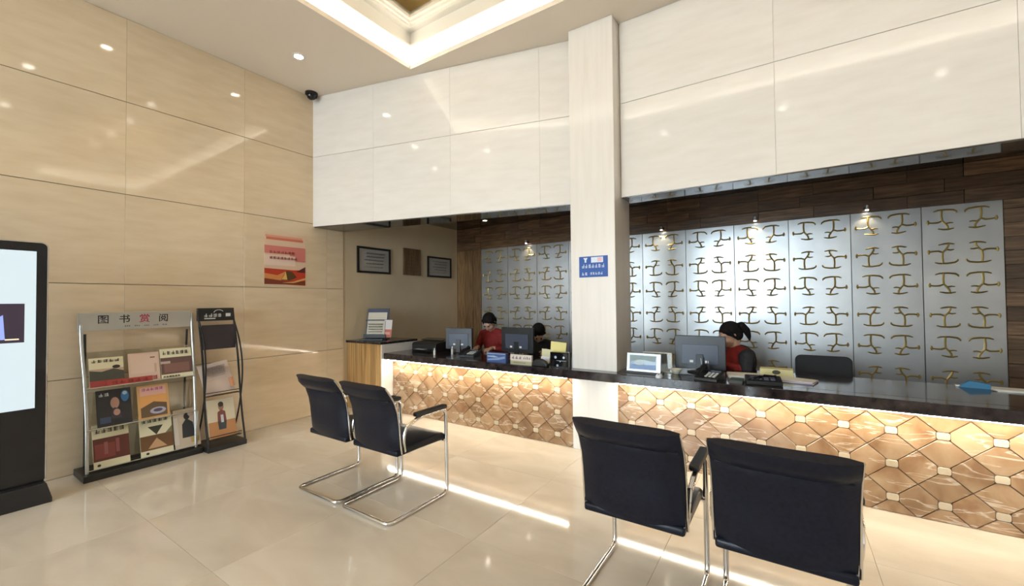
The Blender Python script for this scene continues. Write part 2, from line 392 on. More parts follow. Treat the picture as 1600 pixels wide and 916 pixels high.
for x in (-3.586, -2.5, -1.418, -.306, .746):
    t = thing('spotlight', 'tiny spotlight on the wooden header above the silver panelling', 'lamp', (x, YB-.002, 2.425), 0, 'spotlights washing the silver panelling')
    MB().box(-.02, .02, -.05, 0, -.006, .012).build('bracket', m_blackmetal, t)
    MB().lathe([(.016, -.02), (.020, -.018), (.020, .028), (.012, .034)], 16, (0, -.06, 0)).build('spot_head', m_steel, t, smooth=True)
    MB().lathe([(.004, -.026), (.014, -.024), (.015, -.0205)], 14, (0, -.06, 0)).build('lens', M('lamp_lens', (1, 1, 1), .4, emit=(1, .93, .8), es=40.), t)
    point_lamp('spot_light', (0, -.06, -.04), SPOT_W, (1, .84, .55), t, .015, 110, .5)
downlight(-4.139, 5.50, ZB, 6, 'small spotlight in the black ceiling near the framed certificates', 'spotlights in the service ceiling', (1, .9, .7), .03, 110)

# ================================================================== COUNTER
CY, TOPZ, TOPB = 3.78, .79, .71
def clip(poly, nx, nz, dd):      # keep nx*x+nz*z <= dd
    out = []
    for i in range(len(poly)):
        a, b = poly[i], poly[(i+1) % len(poly)]; da = nx*a[0]+nz*a[1]-dd; db = nx*b[0]+nz*b[1]-dd
        if da <= 0: out.append(a)
        if (da < 0 < db) or (db < 0 < da): t = da/(da-db); out.append((a[0]+t*(b[0]-a[0]), a[1]+t*(b[1]-a[1])))
    return out
def area(p): return abs(sum(p[i][0]*p[(i+1) % len(p)][1]-p[(i+1) % len(p)][0]*p[i][1] for i in range(len(p))))/2
PXN, PZN, OX, OZ = .2525, .2235, -1.194, .5535
def counter(label, x0, x1):
    t = thing('reception_counter', label, 'counter', ((x0+x1)/2, CY, 0)); cx = (x0+x1)/2
    MB().box(x0-cx, x1-cx, .022, .10, 0, TOPB-.002).build('backing', M('dark_groove', (.17, .09, .045), .8), t)
    def put(poly, name, mat, dep):
        poly = clip(clip(clip(clip(poly, 1, 0, x1-.002), -1, 0, -x0-.002), 0, 1, TOPB-.004), 0, -1, -.003)
        if len(poly) < 3 or area(poly) < 1.5e-4: return
        MB().prism([(p[0]-cx, p[1]) for p in poly], -dep, .024, 'y').build(name, mat, t, bevel=.0016, bseg=1)
    g = .0017; hx, hz = PXN/2, PZN/2
    i0, i1 = math.floor((x0-OX)/PXN)-1, math.ceil((x1-OX)/PXN)+1
    for i in range(i0, i1+1):
        for j in range(-1, 4):
            X, Z = OX+i*PXN, OZ-j*PZN
            for dx, dz, horiz in ((hx, 0, True), (0, -hz, False)):
                c, e = X+dx, Z+dz; q = 1-2*g/min(hx, hz)
                poly = [(c-hx*q, e), (c, e-hz*q), (c+hx*q, e), (c, e+hz*q)]
                if horiz: poly = clip(clip(poly, 1, 0, c+hx-.034), -1, 0, -(c-hx+.034))
                else: poly = clip(clip(poly, 0, 1, e+hz-.026), 0, -1, -(e-hz+.026))
                put(poly, 'stone_tile', m_stone, random.uniform(0, .0025))
            put([(X-.032, Z-.015), (X-.025, Z-.023), (X+.025, Z-.023), (X+.032, Z-.015), (X+.032, Z+.015), (X+.025, Z+.023), (X-.025, Z+.023), (X-.032, Z+.015)], 'stone_insert', m_insert, .004)
    return t
counter('brown marble diamond-tiled counter front between the wooden end unit and the column', -4.395, CX0)
counter('brown marble diamond-tiled counter front on the far side of the column from the poster', CX1, 3.2)
wt = MB(); FY = 3.625
wt.box(-4.395, CX0-.002, FY+.13, 4.47, TOPB, TOPZ).box(CX1+.002, 3.2, FY+.13, 4.47, TOPB, TOPZ).box(-4.395, 3.2, FY, FY+.131, TOPB, TOPZ)
tag(wt.build('worktop', m_top, bevel=.004), 'long dark polished stone worktop of the reception counter', 'worktop')
for lab, a, b in (('glowing light strip under the worktop between wooden end unit and column', -4.36, CX0-.02), ('glowing light strip under the worktop beyond the column', CX1+.02, 3.15)):
    lt = thing('strip_light', lab, 'light', ((a+b)/2, 3.672, TOPB))
    w = (b-a)/2
    MB().box(-w, w, -.02, .02, -.006, -.001).build('housing', m_white, lt)
    MB().box(-w, w, -.014, .014, -.012, -.0065).build('diffuser', M('led_glow', (1, .95, .8), .5, emit=(1, .93, .76), es=LED_E), lt)
# raised wooden end unit
eu = thing('end_unit', 'raised end cabinet of striped brown wood boards beside the cream wall', 'cabinet', (XL, 3.6, 0))
EW = .725
MB().box(.002, EW-.012, .02, .62, 0, .90).build('body', m_backwall, eu)
for i in range(7):
    a = .003+(EW-.015)*i/7; b = .003+(EW-.015)*(i+1)/7
    MB().box(a, b-.003, 0, .02, .0, .90).build('board', m_wood_c, eu, bevel=.0015, bseg=1)
MB().box(EW-.012, EW, 0, .62, 0, .90).build('side_slab', m_wall, eu, bevel=.0015, bseg=1)
MB().box(.002, EW+.005, -.02, .63, .90, .93).build('cabinet_top', m_top, eu, bevel=.003)

# ================================================================== CHAIRS
def visitor_chair(label, loc, rz=0):
    t = thing('visitor_chair', label, 'chair', loc, rz, 'black leather cantilever visitor chairs')
    w, r = .249, .0135
    fr = [(-w, .02, .0)]
    path = [(-w, -.13, .60), (-w, -.02, .645), (-w, .26, .645), (-w, .275, .015), (-w, -.285, .015), (w, -.285, .015), (w, .275, .015), (w, .26, .645), (w, -.02, .645), (w, -.13, .60)]
    MB().tube(round_path(path, .055, 6), r, 10, flat=1.0).build('frame', m_chrome, t, smooth=True)
    for s in (-1, 1):
        # link from the arm down to the back shell
        MB().tube(round_path([(s*w, -.125, .605), (s*w, -.148, .56), (s*(w-.004), -.150, .50), (s*(w-.02), -.125, .435)], .04, 5), .010, 8).build('back_bracket', m_chrome, t, smooth=True)
        MB().prism(rrect(-.05, .255, .652, .682, .012), s*w-.023, s*w+.023, 'x').build('armrest', m_black, t, bevel=.006)
    MB().tube([(-w, .245, .41), (w, .245, .41)], .011, 8).build('crossbar', m_chrome, t, smooth=True)
    MB().tube([(-w+.03, -.15, .425), (w-.03, -.15, .425)], .011, 8).build('crossbar', m_chrome, t, smooth=True)
    # seat: padded slab with a rolled front edge
    sp = []
    for y, zt in ((-.20, .455), (-.1, .462), (.05, .470), (.17, .474), (.24, .468), (.275, .448), (.285, .425)): sp.append((y, zt))
    sp += [(.272, .405), (.2, .412), (0, .416), (-.2, .415)]
    MB().prism(sp, -.235, .235, 'x').build('seat', m_leather, t, smooth=True, bevel=.012, bseg=3)
    # backrest: S-curved padded shell, rolled back at the top
    cen = [(-.165, .43), (-.174, .48), (-.180, .55), (-.187, .63), (-.201, .71), (-.224, .775), (-.237, .80), (-.258, .83), (-.280, .862), (-.302, .892)]
    th = [.018, .026, .030, .030, .030, .030, .020, .036, .040, .022]
    def shell(hw_of, bulge, cs, ts, n=12):
        mb = MB(); vs = []; m_ = len(cs)
        for side in (0, 1):
            for i, (y, z) in enumerate(cs):
                a = cs[max(i-1, 0)]; b = cs[min(i+1, m_-1)]; tx, tz = b[0]-a[0], b[1]-a[1]; l = math.hypot(tx, tz); ny, nz = -tz/l, tx/l
                for k in range(n+1):
                    u = -1+2*k/n; e = (1-abs(u)**6)*.75+.25
                    off = (ts[i] if side else -ts[i]*.9)*e; yy = y+ny*off - bulge*(1-u*u)
                    vs.append((u*hw_of(i), yy, z+nz*off))
        fs = []; N1 = (n+1)*m_
        for side in (0, 1):
            for i in range(m_-1):
                for k in range(n):
                    q = side*N1+i*(n+1)+k; f = (q, q+1, q+n+2, q+n+1); fs.append(f if side else f[::-1])
        for i in range(m_-1):
            for k in (0, n):
                q = i*(n+1)+k; fs.append((q, q+n+1, N1+q+n+1, N1+q))
        for k in range(n):
            for i in (0, m_-1): q = i*(n+1)+k; fs.append((q, q+1, N1+q+1, N1+q))
        return mb.add(vs, fs)
    bk = shell(lambda i: .233+.009*min(1, i/7), .018, cen, th).build('backrest', m_leather, t, smooth=True)
    # stitched roll across the top of the back
    MB().tube([(u*.222, -.237-.018*(1-u*u)-.0165, .795) for u in [k/8-1 for k in range(17)]], .004, 8).build('seam_roll', m_leather, bk, smooth=True)
    for s in (-1, 1):
        MB().tube([(s*.242, y+.002, z) for y, z in cen], .0055, 8).build('edge_trim', m_chrome, bk, smooth=True)
    return t
ch = visitor_chair('black leather visitor chair of the pair before the lit counter front, its chrome arm shown', (-2.415, 2.105, 0))
for lab, x, y in (('black leather visitor chair of the pair before the lit counter front, on the poster side', -2.965, 2.105), ('black leather visitor chair before the counter beside the column', -.622, 2.13), ('black leather visitor chair before the counter, farthest from the magazine racks', -.035, 2.13)):
    c = copy_tree(ch); c.location = (x, y, 0); c['label'] = lab

# ================================================================== KIOSK
kx, ky = -4.62, .695
kk = thing('display_kiosk', 'tall black floor-standing advertising screen with a silver edge', 'screen', (kx, ky-.40, 0))
def facex(mb, poly, x, th=.0, m=None): return mb.prism(poly, x-th, x, 'x', m)
MB().prism(rrect(-.40, .40, .14, 1.915, .035, 6), -.075, 0, 'x').build('case', m_blackgloss, kk, bevel=.003)
MB().tube([(-.02, p[0], p[1]) for p in rrect(-.403, .403, .137, 1.918, .037, 6)], .007, 6, closed=True).build('silver_edge', m_chrome, kk, smooth=True)
MB().prism([(-.43, 0), (.43, 0), (.43, .03), (.40, .15), (-.40, .15), (-.43, .03)], -.19, .06, 'x').build('base', m_black, kk, bevel=.006)
sc_ = MB().prism([(-.345, .70), (.345, .70), (.345, 1.85), (-.345, 1.85)], .0005, .0015, 'x').build('screen', M('lit_screen', (.1, .1, .1), .3, emit=(.80, .95, 1.0), es=.92), kk)
def glow(n, c, e): return M(n, c, .4, emit=c, es=e)
im = MB()
im.prism([(-.24, 1.185), (.29, 1.185), (.29, 1.465), (-.24, 1.465)], .0015, .0022, 'x', glow('shown_dark', (.03, .02, .035), .8))
im.prism([(.0, 1.21), (.20, 1.21), (.19, 1.385), (.16, 1.36), (.09, 1.34), (.0, 1.325)], .0022, .0028, 'x', glow('shown_blue', (.25, .33, .75), .9))
im.prism([(.06, 1.225), (.14, 1.225), (.14, 1.31), (.06, 1.30)], .0028, .0033, 'x', glow('shown_pale', (.55, .62, .95), .9))
im.prism([(.20, 1.205), (.265, 1.205), (.265, 1.214), (.20, 1.214)], .0022, .0028, 'x', glow('shown_gold', (.9, .7, .5), .9))
im.build('picture', None, sc_)
MB().prism([(.02, .815), (.14, .815), (.14, .82), (.02, .82)], .0015, .002, 'x').build('caption', glow('shown_grey', (.6, .7, .75), .8), sc_)

# ================================================================== MAGAZINE RACKS
def ell(cx, cy, rx, ry, n=14): return [(cx+rx*math.cos(2*PI*k/n), cy+ry*math.sin(2*PI*k/n)) for k in range(n)]
def glyphs(x0, x1, y, h, n, seed):      # a line of small printed characters, strokes too small to read
    rnd = random.Random(seed); out = []; p = (x1-x0)/n
    for i in range(n):
        a = x0+p*i; b = a+p*.78
        for k in range(rnd.choice((2, 3))):
            yy = y+h*(k+.1)/3; out.append([(a, yy), (b-rnd.random()*p*.25, yy), (b-rnd.random()*p*.2, yy+h*.16), (a, yy+h*.16)])
        xx = a+p*rnd.choice((.15, .35, .5)); out.append([(xx, y), (xx+p*.14, y), (xx+p*.14, y+h), (xx, y+h)])
    return out
def rc(a, b, c_, d_): return [(a, b), (c_, b), (c_, d_), (a, d_)]
def printed(name, parent, layers, x=0, mat=None, dirx=1):
    """flat print: polygons in y-z, layered a hair apart, facing +X"""
    mb = MB(); h = 0
    for poly, m in layers:
        h += .00025
        mb.prism(poly, x, x+h, 'x', m, mat)
    return mb.build(name, None, parent)
TILT = Matrix.Rotation(math.radians(-14), 4, 'Y')   # leans back: top towards the wall (-X)
def magazine(label, Y0, Y1, Z0, Z1, X0, base, layers, roll=0, tilt=-14, group='magazines in the racks'):
    """bottom edge at X0,Z0; layers given in 0..1 page coordinates"""
    w, h = Y1-Y0, Z1-Z0
    t = thing('magazine', label, 'magazine', (X0, (Y0+Y1)/2, Z0), 0, group)
    t.rotation_euler = (math.radians(roll), math.radians(tilt), 0)
    MB().box(-.008, 0, -w/2, w/2, 0, h).build('pages', base, t, bevel=.001, bseg=1)
    L = [([((p[0]-.5)*w*.996, p[1]*h*.998) for p in poly], m) for poly, m in layers]
    printed('cover_print', t, L, .0002); return t
K1 = (-4.79, .92)
rk = thing('magazine_rack', 'wide silver magazine rack with a lettered steel header and black base', 'rack', (-4.95, 1.345, 0))
H = .415
MB().box(-.15, .17, -H, H, 0, .055).build('base', m_black, rk, bevel=.004)
for s in (-1, 1):
    MB().tube(round_path([(.10, s*(H-.035), .05), (.08, s*(H-.035), .45), (.03, s*(H-.03), .80), (-.04, s*(H-.02), 1.10), (-.075, s*(H-.02), 1.36)], .2, 6), .013, 10).build('post', m_steel, rk, smooth=True)
    MB().tube(round_path([(-.12, s*(H-.06), .05), (-.115, s*(H-.06), .6), (-.09, s*(H-.05), 1.20)], .2, 6), .009, 8).build('rear_post', m_blackmetal, rk, smooth=True)
hd = MB().box(-.10, -.055, -.415, .385, 1.225, 1.385).build('header', m_steel, rk, bevel=.004)
for i, (chs, colr) in enumerate((('图', (.03, .035, .04)), ('书', (.015, .03, .02)), ('赏', (.42, .03, .07)), ('阅', (.02, .015, .02)))):
    lettering(chs, .080, C(*colr), hd, (-.0545, -.258+.141*i, 1.318), FACE_RIGHT)
gl = MB()
for i in range(5):
    for poly in glyphs(-.085+.068*i, -.045+.068*i, 1.252, .013, 3, 40+i): gl.prism([(p[0]-.03, p[1]) for p in poly], -.0552, -.0545, 'x')
gl.build('small_lettering', C(.05, .05, .05), hd)
tiers = [(.745, .05), (.405, .085), (.07, .10)]
for z, x in tiers:
    sh = MB().box(x-.06, x+.012, -H+.03, H-.03, z-.006, z-.001).build('shelf', m_clear, rk)
    MB().tube([(x+.012, -H+.03, z+.004), (x+.012, H-.03, z+.004)], .005, 8).build('rail', m_steel, sh, smooth=True)
    MB().box(x-.10, x-.096, -H+.03, H-.03, z, z+.30).build('back_sheet', m_clear, sh)
MB().tube([(.09, H-.05, .06), (.105, H-.02, .40)], .006, 8).build('rail', m_steel, rk, smooth=True)
bx = rk.location.x
cw, ink, red, dk, tan, brown = C(.76, .72, .52), C(.04, .035, .03), C(.36, .05, .05), C(.025, .025, .03), C(.55, .40, .30), C(.20, .085, .04)
def title(seed, y=.90, h=.08, n=5, m=ink): return [(p, m) for p in glyphs(.08, .92, y, h, n, seed)]
magazine('cream magazine with a dark hill and car cover on the top tier by the screen', .985, 1.207, .75, 1.00, bx+.055, cw, [(rc(0, 0, 1, .62), tan), ([(0, .2), (1, .2), (1, .50), (.7, .60), (.35, .52), (0, .58)], C(.07, .075, .06)), (rc(0, 0, 1, .22), red), (ell(.78, .66, .12, .06), dk)]+title(1, .84, .10))
magazine('pale pink magazine with a plain cover in the middle of the top tier', 1.239, 1.46, .75, 1.015, bx+.055, C(.66, .48, .40), [(rc(.06, .30, .94, .94), C(.70, .53, .45)), (rc(.82, .30, .90, .60), tan), (rc(.70, .80, .86, .84), brown)]+[(p, red) for p in glyphs(.0, .95, .04, .14, 5, 3)])
magazine('cream magazine with a dark crowd picture at the end of the top tier', 1.468, 1.715, .75, 1.033, bx+.055, cw, [(rc(0, .14, 1, .70), C(.13, .07, .06)), (rc(.1, .2, .9, .5), C(.22, .11, .09)), (rc(.0, .5, .3, .58), C(.5, .4, .35))]+title(4, .80, .12, 6)+[(p, ink) for p in glyphs(.05, .6, .04, .05, 6, 5)])
magazine('red leaflet wedged low in the top tier under the cream car magazine', 1.09, 1.40, .752, .80, bx+.064, C(.40, .06, .05), [(p, C(.22, .02, .02)) for p in glyphs(.1, .95, .2, .6, 5, 9)])
magazine('black magazine with a portrait and blue lettering on the middle tier', 1.026, 1.252, .41, .723, bx+.095, dk, [(ell(.52, .62, .13, .16), C(.42, .25, .20)), ([(.4, .2), (.7, .2), (.66, .44), (.5, .50), (.4, .4)], C(.05, .04, .06)), (ell(.56, .36, .10, .09), C(.45, .28, .22)), (ell(.82, .78, .12, .16), C(.04, .16, .38)), (ell(.82, .86, .07, .05), C(.35, .5, .65)), (rc(.08, .10, .38, .26), C(.05, .08, .16))]+[(p, C(.6, .65, .7)) for p in glyphs(.08, .40, .83, .09, 2, 6)])
magazine('orange sunset magazine with a silver car on the middle tier', 1.294, 1.521, .41, .715, bx+.095, C(.62, .36, .14), [(rc(.08, .06, .92, .95), C(.72, .36, .12)), (rc(.08, .70, .92, .95), C(.72, .42, .36)), ([(.08, .06), (.92, .06), (.92, .42), (.5, .50), (.08, .34)], C(.14, .09, .05)), (ell(.62, .22, .26, .10), C(.42, .40, .52)), (ell(.62, .23, .15, .05), C(.08, .07, .12))]+[(p, C(.45, .10, .25)) for p in glyphs(.15, .85, .84, .08, 5, 7)])
magazine('cream magazine with a red group photograph on the bottom tier', 1.004, 1.237, .075, .435, bx+.108, cw, [(rc(0, .16, 1, .68), C(.13, .035, .025)), (rc(.05, .22, .6, .55), C(.25, .06, .05)), (rc(.62, .3, .72, .62), C(.32, .10, .10)), (rc(.3, .3, .4, .58), C(.32, .12, .11)), (ell(.14, .07, .05, .03), ink)]+title(8, .80, .10))
magazine('cream magazine with a dark butterfly-shaped picture on the bottom tier', 1.309, 1.547, .075, .437, bx+.108, cw, [(rc(0, .14, 1, .50), C(.16, .075, .03)), ([(.25, .72), (.72, .72), (.5, .50)], C(.05, .05, .03)), ([(.22, .18), (.8, .18), (.5, .42)], C(.55, .34, .18)), ([(.78, .5), (1, .5), (1, .66)], C(.2, .18, .1)), (ell(.2, .07, .05, .03), ink)]+title(10, .82, .10))
magazine('glossy black and white magazine at the end of the bottom tier', 1.56, 1.765, .075, .44, bx+.108, C(.55, .46, .36), [(rc(.0, .1, .16, .8), C(.62, .56, .50)), ([(.3, .25), (.8, .25), (.75, .62), (.5, .75), (.32, .6)], C(.03, .03, .035)), (ell(.52, .80, .12, .09), dk), (ell(.7, .86, .14, .08), C(.5, .36, .3)), (rc(.62, .1, .95, .24), C(.45, .32, .10)), (ell(.3, .8, .09, .12), C(.6, .5, .42))])
# tall narrow black rack
r2 = thing('brochure_rack', 'narrow black curved-frame brochure rack with a lettered black header', 'rack', (-4.90, 1.945, 0))
MB().box(-.15, .20, -.175, .175, 0, .05).build('base', m_black, r2, bevel=.004)
for s in (-1, 1):
    MB().tube(round_path([(.18, s*.165, .045), (.10, s*.165, .35), (.07, s*.16, .62), (.02, s*.16, .95), (-.07, s*.16, 1.28), (-.09, s*.16, 1.38)], .25, 7), .010, 8).build('post', m_blackmetal, r2, smooth=True)
    MB().tube(round_path([(-.10, s*.165, .045), (.03, s*.165, .30), (.11, s*.165, .60), (.12, s*.165, .85), (.06, s*.16, 1.08), (-.06, s*.16, 1.27)], .25, 7), .008, 8).build('bowed_post', m_blackmetal, r2, smooth=True)
h2 = MB().box(-.115, -.075, -.165, .165, 1.275, 1.408).build('header', m_black, r2, bevel=.004)
hp = MB()
for poly in glyphs(-.11, .055, 1.315, .036, 4, 21): hp.prism(poly, -.0752, -.0742, 'x')
hp.prism(rc(.085, 1.318, .13, 1.352), -.0752, -.0742, 'x').prism(rc(-.11, 1.295, -.01, 1.305), -.0752, -.0744, 'x')
hp.build('lettering', C(.62, .62, .60), h2)
MB().tube([(-.0745, .02+.045*math.cos(a), 1.356+.033*math.sin(a)) for a in [math.radians(170-20*k) for k in range(8)]], .0035, 6).build('logo_arc', C(.62, .62, .55), h2)
MB().box(-.02, -.012, -.155, .155, .985, 1.235, mat=Matrix.Translation((0, 0, 0))).build('upper_pocket', M('dark_violet_plastic', (.022, .018, .026), .35), r2, bevel=.003)
for z, x in ((.53, .06), (.10, .10)):
    s2 = MB().box(x-.03, x+.03, -.155, .155, z-.006, z).build('shelf', m_blackmetal, r2)
    MB().tube([(x+.03, -.155, z+.03), (x+.03, .155, z+.03)], .004, 6).build('rail', m_blackmetal, s2, smooth=True)
gcol = 'leaflets in the narrow rack'
magazine('grey-white printed leaflet tilted in the narrow black rack', 1.80, 2.07, .545, .86, -4.84, C(.60, .50, .45), [(rc(.1, .45, .85, .46), tan)]+[(p, C(.50, .41, .37)) for k in range(6) for p in glyphs(.10, .85, .55+.06*k, .03, 10, 50+k)]+[(rc(.86, .1, .95, .4), C(.55, .25, .12))], roll=9, group=gcol)
magazine('leaflet with a seated figure on orange low in the narrow black rack', 1.82, 2.065, .105, .485, -4.79, C(.70, .62, .46), [(rc(0, 0, 1, .42), C(.50, .24, .10)), (ell(.5, .80, .10, .11), C(.30, .17, .12)), (ell(.5, .86, .10, .07), ink), ([(.34, .42), (.66, .42), (.64, .66), (.5, .72), (.36, .66)], C(.22, .07, .06)), ([(.36, .2), (.62, .2), (.66, .42), (.34, .42)], C(.05, .06, .07)), (rc(.46, .38, .56, .58), C(.6, .62, .68))], group=gcol)

# ================================================================== THINGS ON THE WALLS
pc = thing('poster', 'red and white poster with a golden landscape on the cream wall', 'poster', (XL+.0005, 2.745, 1.67))
MB().box(0, .002, -.25, .25, 0, .635).build('sheet', C(.70, .50, .36), pc)
PL = [(rc(-.23, .545, .22, .575), C(.60, .17, .10)), (rc(-.24, .575, .21, .60), C(.70, .33, .22)), (rc(-.25, .38, .25, .475), C(.62, .20, .17)), (rc(.05, .30, .25, .40), C(.62, .20, .17)), (rc(-.25, .24, .12, .36), C(.78, .60, .50)),
      ([(-.25, .02), (.25, .0), (.25, .20), (.1, .19), (-.25, .20)], C(.50, .045, .015)), ([(-.25, .01), (.25, .01), (.25, .06), (0, .05), (-.25, .08)], C(.17, .03, .01)), ([(-.05, .06), (.0, .18), (.08, .17), (.14, .1), (.05, .06)], C(.10, .045, .01)), ([(-.25, .08), (-.06, .06), (.0, .17), (-.1, .12), (-.25, .14)], C(.66, .26, .08)),
      ([(.13, .17), (.25, .24), (.25, .16)], C(.12, .02, .02)), ([(-.05, .03), (.1, .05), (.25, .10), (.25, .075), (.1, .03)], C(.66, .34, .12)), ([(.0, .17), (-.02, .12), (-.05, .07), (.02, .07)], C(.70, .45, .12))]
PL += [(p, C(.35, .06, .06)) for p in glyphs(-.19, .12, .385, .03, 7, 60)]+[(p, C(.35, .10, .09)) for p in glyphs(-.19, .15, .315, .03, 8, 61)]
printed('poster_print', pc, PL, .002)
for lab, y0, y1, z0, z1 in (('black-framed certificate on the service wall nearest the brochure stand', 3.768, 4.368, 1.883, 2.267), ('black-framed certificate on the service wall next to the wooden strip', 5.172, 5.773, 1.88, 2.24)):
    t = thing('certificate', lab, 'frame', (XL-.012, (y0+y1)/2, z0), 0, 'framed certificates on the service wall'); w, h = (y1-y0)/2, z1-z0
    f = MB()
    for a, b, c_, d_ in ((-w, w, 0, .03), (-w, w, h-.03, h), (-w, -w+.03, .03, h-.03), (w-.03, w, .03, h-.03)): f.box(0, .022, a, b, c_, d_)
    f.build('frame', m_blackmetal, t)
    MB().box(.002, .008, -w+.03, w-.03, .03, h-.03).build('sheet', C(.42, .39, .34), t)
    q = [(p, C(.22, .20, .18)) for k in range(5) for p in glyphs(-w*.6+.04*(k % 2), w*.55, h*(.22+.13*k), .016, 12, 70+k)]
    printed('certificate_print', t, q, .008)['kind'] = 'stuff'
t = thing('plaque', 'dark brown wooden plaque hanging between the two framed certificates', 'plaque', (XL-.012, 4.817, 1.89))
MB().box(0, .025, -.188, .188, 0, .435).build('board', m_wood_v, t, bevel=.004)
pq = MB()
for k in range(6):
    for p in glyphs(-.13, .13, .06+.055*k, .025, 7, 90+k): pq.prism(p, .025, .0265, 'x')
pq.build('engraving', M('dull_brass', (.12, .08, .03), .4, .6), t)
# blue sign on the column
sg = thing('wall_sign', 'small blue sign with white lettering and a white logo box on the column', 'sign', (-1.54, CY0, 1.674))
MB().box(-.145, .145, -.004, -.0005, 0, .20).build('plate', C(.018, .085, .36), sg, bevel=.001, bseg=1)
sp_ = MB(); wb_, pk = C(.72, .80, .90), C(.75, .45, .50)
sp_.box(-.02, .10, -.0055, -.004, .138, .19, C(.72, .78, .86)); sp_.box(.045, .09, -.006, -.0055, .146, .184, pk)
sp_.prism([(-.10, .186), (-.055, .186), (-.07, .165), (-.07, .142), (-.086, .142), (-.086, .165)], -.0055, -.004, 'y', wb_)
for p in glyphs(-.115, .12, .088, .036, 7, 101): sp_.prism(p, -.0055, -.004, 'y', wb_)
for p in glyphs(-.115, -.05, .018, .03, 2, 102)+glyphs(-.03, .10, .022, .026, 5, 103): sp_.prism(p, -.0055, -.004, 'y', wb_)
sp_.build('sign_lettering', None, sg)
# dome camera in the ceiling corner
dc = thing('dome_camera', 'black dome security camera in the ceiling corner', 'camera', (-5.03, 3.02, ZC))
MB().lathe([(.075, 0), (.075, -.025), (.06, -.03)], 20).build('mount', m_black, dc, smooth=True)
MB().lathe([(.058, -.028), (.056, -.05), (.045, -.072), (.025, -.085), (.004, -.089)], 20).build('dome', m_blackgloss, dc, smooth=True)
MB().lathe([(.018, 0), (.018, .045)], 12, (.03, .0, -.05), axis='y').build('lens_housing', m_black, dc, smooth=True)

# ================================================================== COUNTER-TOP THINGS
Tz = TOPZ
def on_top(px, py, z=Tz): v = atZ(px, py, z); return (v.x, v.y, z)
def monitor(label, x, y, w, h, zb, rz, z=Tz):
    t = thing('monitor', label, 'monitor', (x, y, z), rz, 'computer monitors on the worktop')
    MB().prism(rrect(-w/2, w/2, zb, zb+h, .012), -.02, .022, 'y').build('shell', m_mesh_dark, t, bevel=.004)
    rp = MB().prism(rrect(-w*.36, w*.36, zb+h*.16, zb+h*.74, .01), -.026, -.0195, 'y').build('rear_panel', m_monpanel, t, bevel=.002)
    for k in (-.2, -.05, .1): MB().box(w*k, w*k+.03, -.029, -.0255, zb+h*.20, zb+h*.27).build('port', m_paper if k != -.05 else m_black, rp)
    MB().box(-w*.43, w*.43, .0215, .0235, zb+h*.07, zb+h*.95).build('screen', m_blackgloss, t)
    MB().box(-.03, .03, -.035, -.005, .012, zb+h*.45).build('neck', m_black, t, bevel=.003)
    MB().lathe([(.11, 0), (.11, .006), (.09, .013), (.02, .016)], 24).build('stand_base', m_black, t, smooth=True)
    return t
monitor('black monitor seen from behind next to the receptionist with the ponytail', -.665, 4.10, .42, .30, .03, .05)
monitor('black monitor seen from behind between the red shirt and the bowed head', -2.69, 4.20, .46, .30, .045, -.06)
monitor('black monitor seen from behind beside the printer', -3.53, 4.12, .37, .27, .05, .25)
# brochure stand on the end unit
BS, BR = Vector((-4.88, 3.87, .93)), .42
bs = thing('brochure_stand', 'tiered dark brochure stand holding leaflets on the wooden end unit', 'stand', BS, BR)
MB().box(-.17, .17, -.12, .12, 0, .012).build('base', m_black, bs, bevel=.002)
R_ = Matrix.Translation((0, .04, .01)) @ Matrix.Rotation(math.radians(-12), 4, 'X')
MB().box(-.165, .165, 0, .008, 0, .43, mat=R_).build('back', M('navy_plastic', (.018, .02, .055), .35), bs)
MB().box(-.165, .165, -.062, -.056, 0, .05, mat=R_).build('pocket', m_black, bs)
MB().box(-.165, .165, -.030, -.024, .24, .265, mat=R_).build('pocket', m_black, bs)
def on_stand(x, y, z): return BS+Matrix.Rotation(BR, 3, 'Z') @ (R_ @ Vector((x, y, z)))
def leaflet(label, w, h, loc, base, layers, lean=-12, rz=0., roll=0., group=None, name='leaflet'):
    t = thing(name, label, 'leaflet', loc, 0, group); t.rotation_euler = Matrix.Rotation(rz, 4, 'Z').to_3x3().__matmul__(Matrix.Rotation(math.radians(lean), 3, 'X')).__matmul__(Matrix.Rotation(math.radians(roll), 3, 'Y')).to_euler()
    MB().box(-w/2, w/2, -.004, 0, 0, h).build('paper', base, t)
    mb = MB(); e = 0
    for poly, m in layers: e += .0003; mb.prism([((p[0]-.5)*w, p[1]*h) for p in poly], -.004-e, -.004, 'y', m)
    if layers: mb.build('leaflet_print', None, t)
    return t
pal = C(.55, .50, .40)
leaflet('cream leaflet high at the back of the brochure stand', .29, .115, on_stand(0, -.010, .255), pal, [(rc(.05, .3, .95, .36), tan)], rz=BR)
leaflet('large pale printed leaflet in the front of the brochure stand', .27, .235, on_stand(.01, -.045, .008), C(.52, .47, .38), [(p, C(.40, .34, .22)) for k in range(5) for p in glyphs(.1, .9, .15+.15*k, .06, 9, 110+k)], rz=BR)
leaflet('white and red leaflet at the edge of the brochure stand', .12, .25, on_stand(.185, -.036, .008), C(.62, .56, .54), [(rc(0, .0, 1, .45), C(.50, .11, .07)), (rc(.2, .15, .8, .3), C(.62, .32, .25))], rz=BR)
